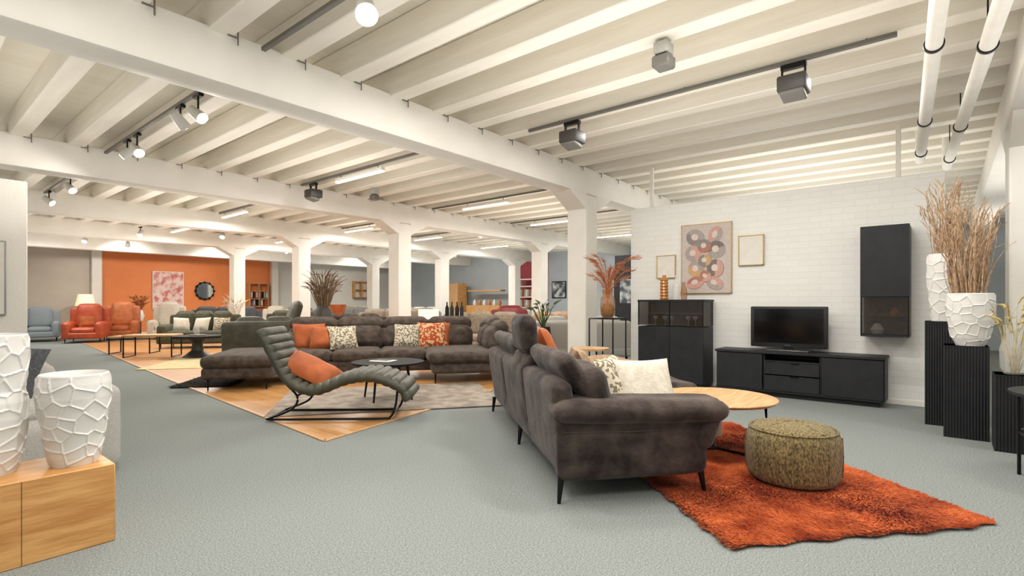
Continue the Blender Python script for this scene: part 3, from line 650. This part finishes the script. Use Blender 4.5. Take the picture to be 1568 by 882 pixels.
for z in (-.4,0,.4): b.box('oak',(0,0,z),(1.3,.25,.04))
for x in (-.65,-.22,.22,.65): b.box('oak',(x,0,0),(.04,.25,.84))
b.done()
b=B('branch_vase',(6.25,10.55,0)); b.cyl('black',(0,0,0),(0,0,.75),.2); b.lathe('dgrey',[(.12,.75),(.2,.85),(.18,1.05),(.1,1.15)],seg=24); b.done()
grass('dried_branches',(6.25,10.55,.95),120,1.1,.36,'twig',r=.008,seed=11,base=.1,tuft=.012).done()
b=B('white_pedestal',(6.9,16.6,0)); b.box('white',(0,0,.32),(.4,.4,.64)); b.done()
grass('dried_branches',(6.9,16.6,.645),40,.9,.3,'cream',r=.006,seed=12,base=.1,tuft=.02).done()
sofa('beige_sofa',9.2,8.6,-50,2.2,.95,'taupe',h=.95)
sofa('beige_sofa',11.0,7.4,-40,1.8,.9,'beige',h=.95)
sofa('wine_armchair',11.6,9.6,-40,1.1,.95,'wine',h=1.1,seats=1)
sofa('taupe_sofa',9.6,12.4,-45,2.2,.9,'taupe',h=1.0)
sofa('grey_sofa',11.3,13.9,-45,2.2,.9,'mgrey',h=1.0,pil=[(-.5,'dots')])
sofa('light_grey_couch',9.3,5.9,130,2.0,.95,'lgrey',h=.9)
sofa('light_grey_couch',13.8,11.0,-60,2.2,.95,'lgrey',h=.95)
b=B('orange_shell_chair',(9.6,15.6,0),150); b.lathe('opil',[(.1,.4),(.3,.55),(.42,1.15)],seg=32); b.cyl('metal',(0,0,0),(0,0,.4),.2,.05); b.done()
b=B('wooden_wardrobe',(17.3,17.9,0)); b.box('oak',(0,0,1.05),(.6,1.2,2.1)); b.box('oaktop',(-.305,.3,1.05),(.02,.58,2.0)); b.box('oaktop',(-.305,-.3,1.05),(.02,.58,2.0)); b.done()
b=B('wooden_dresser',(17.4,15.9,0)); b.box('oak',(0,0,.9),(.5,2.0,.4)); b.box('oak',(0,0,1.75),(.35,2.0,.06)); b.box('oaktop',(-.255,0,.9),(.02,.9,.34)); 
for y in (-.9,.9): b.box('metal',(0,y,.35),(.4,.04,.7))
for k in range(6): b.lathe('ceramic' if k%2 else 'amber',[(.06,0),(.09,.1),(.03,.25)],(0,-.8+.3*k,1.1),seg=12)
b.done()
b=B('bookshelf',(17.6,13.7,0)); 
for z in (.1,.55,1.0,1.45,1.9,2.2): b.box('white',(0,0,z),(.35,.9,.04))
for y in (-.45,.45): b.box('white',(0,y,1.15),(.35,.04,2.2))
for z in (.12,.57,1.02,1.47):
    for k in range(9): b.box(('paper','dots','redl','bluew')[k%4],(0,-.38+.09*k,z+.16),(.25,.05,.3),bev=0)
b.done()
def artX(name,y0,y1,z0,z1,m):
    b=B(name,(X1-.022,(y0+y1)/2,(z0+z1)/2)); b.box('metal',(0,0,0),(.04,y1-y0,z1-z0)); b.box(m,(-.022,0,0),(.006,y1-y0-.08,z1-z0-.08),bev=0); b.done()
artX('framed_print',12.0,12.7,1.4,2.1,'pic'); artX('framed_print',11.0,11.7,1.3,2.1,'pic'); artX('framed_print',9.2,9.8,1.2,2.2,'pic')
b=B('dark_display_wall',(12.0,5.9,0)); b.box('black',(0,0,1.2),(.1,1.2,2.4)); b.box('pic',(-.055,.2,1.5),(.01,.5,.6),bev=0); b.box('oak',(-.1,-.3,1.2),(.15,.5,.04)); b.box('oak',(-.1,-.3,1.6),(.15,.5,.04)); b.done()
b=B('plant_pot',(8.2,6.0,0)); b.lathe('black',[(.14,0),(.17,.3),(.15,.6),(.13,.75)],seg=24); b.done()
b=grass('potted_green_plant',(8.2,6.0,.752),16,.6,.3,'green',r=.012,seed=15,base=.05,tuft=.03); b.done()
b=B('display_counter',(7.2,7.8,0),-40); b.box('white',(0,0,.45),(.9,.5,.9)); b.box('paper',(-.25,-.1,.98),(.4,.02,.22),rot=(-30,0,0)); b.done()
b=B('wine_bottles',(7.45,7.6,.902),-40)
for k in range(4): b.lathe('black' if k%2 else 'metal',[(.038,0),(.038,.2),(.014,.26),(.014,.32)],(-.2+.1*k,.05*(k%2),0),seg=16)
b.done()

# ------------------------------------------------------------------ lights
def area(x,y,z,sx,sy,p,up=False,col=(1,.965,.915)):
    l=bpy.data.lights.new('area_light','AREA'); l.shape='RECTANGLE'; l.size=sx; l.size_y=sy; l.energy=p; l.color=col
    o=bpy.data.objects.new('area_light',l); bpy.context.collection.objects.link(o); o.location=(x,y,z)
    if up: o.rotation_euler=(math.pi,0,0)
for y,p in ((-1.6,34),(2.0,42),(6.9,33),(11.5,32),(15.6,32),(19.8,32)):
    for x in (-.5,4.0,9.5,14.5): area(x,y,2.0,3.2,2.8,p*(1.25 if (y==2.0 and x==9.5) else 1),True)  # added upward fill panels that brighten the ceiling, no fixtures there
for x,y in TUB+((3,20),(8,20),(14,20),(14,16.5)): area(x,y,3.15,.08,1.2,55)
for x,y,p in ((.5,.5,34),(.8,2.6,34),(3.6,.8,46),(3.4,2.9,38),(5.7,1.0,24),(5.7,2.9,24),(5.6,-1.5,24),(2,-1.5,32)): area(x,y,3.3,.25,1.0,p)  # added downward fill for the near floor and brick wall, without lamp bodies
w=bpy.data.worlds.new('w'); SC.world=w; w.use_nodes=True; w.node_tree.nodes['Background'].inputs[0].default_value=(1,.98,.95,1); w.node_tree.nodes['Background'].inputs[1].default_value=.5
SC.view_settings.view_transform='Standard'; SC.view_settings.look='None'; SC.view_settings.exposure=.36
cam=bpy.data.cameras.new('camera'); cam.lens=18.48; cam.sensor_width=36; cam.shift_y=.0147; cam.clip_end=200
o=bpy.data.objects.new('camera',cam); bpy.context.collection.objects.link(o); o.location=(0,0,1.2); o.rotation_euler=(math.pi/2,0,math.radians(39.6-90))
SC.camera=o
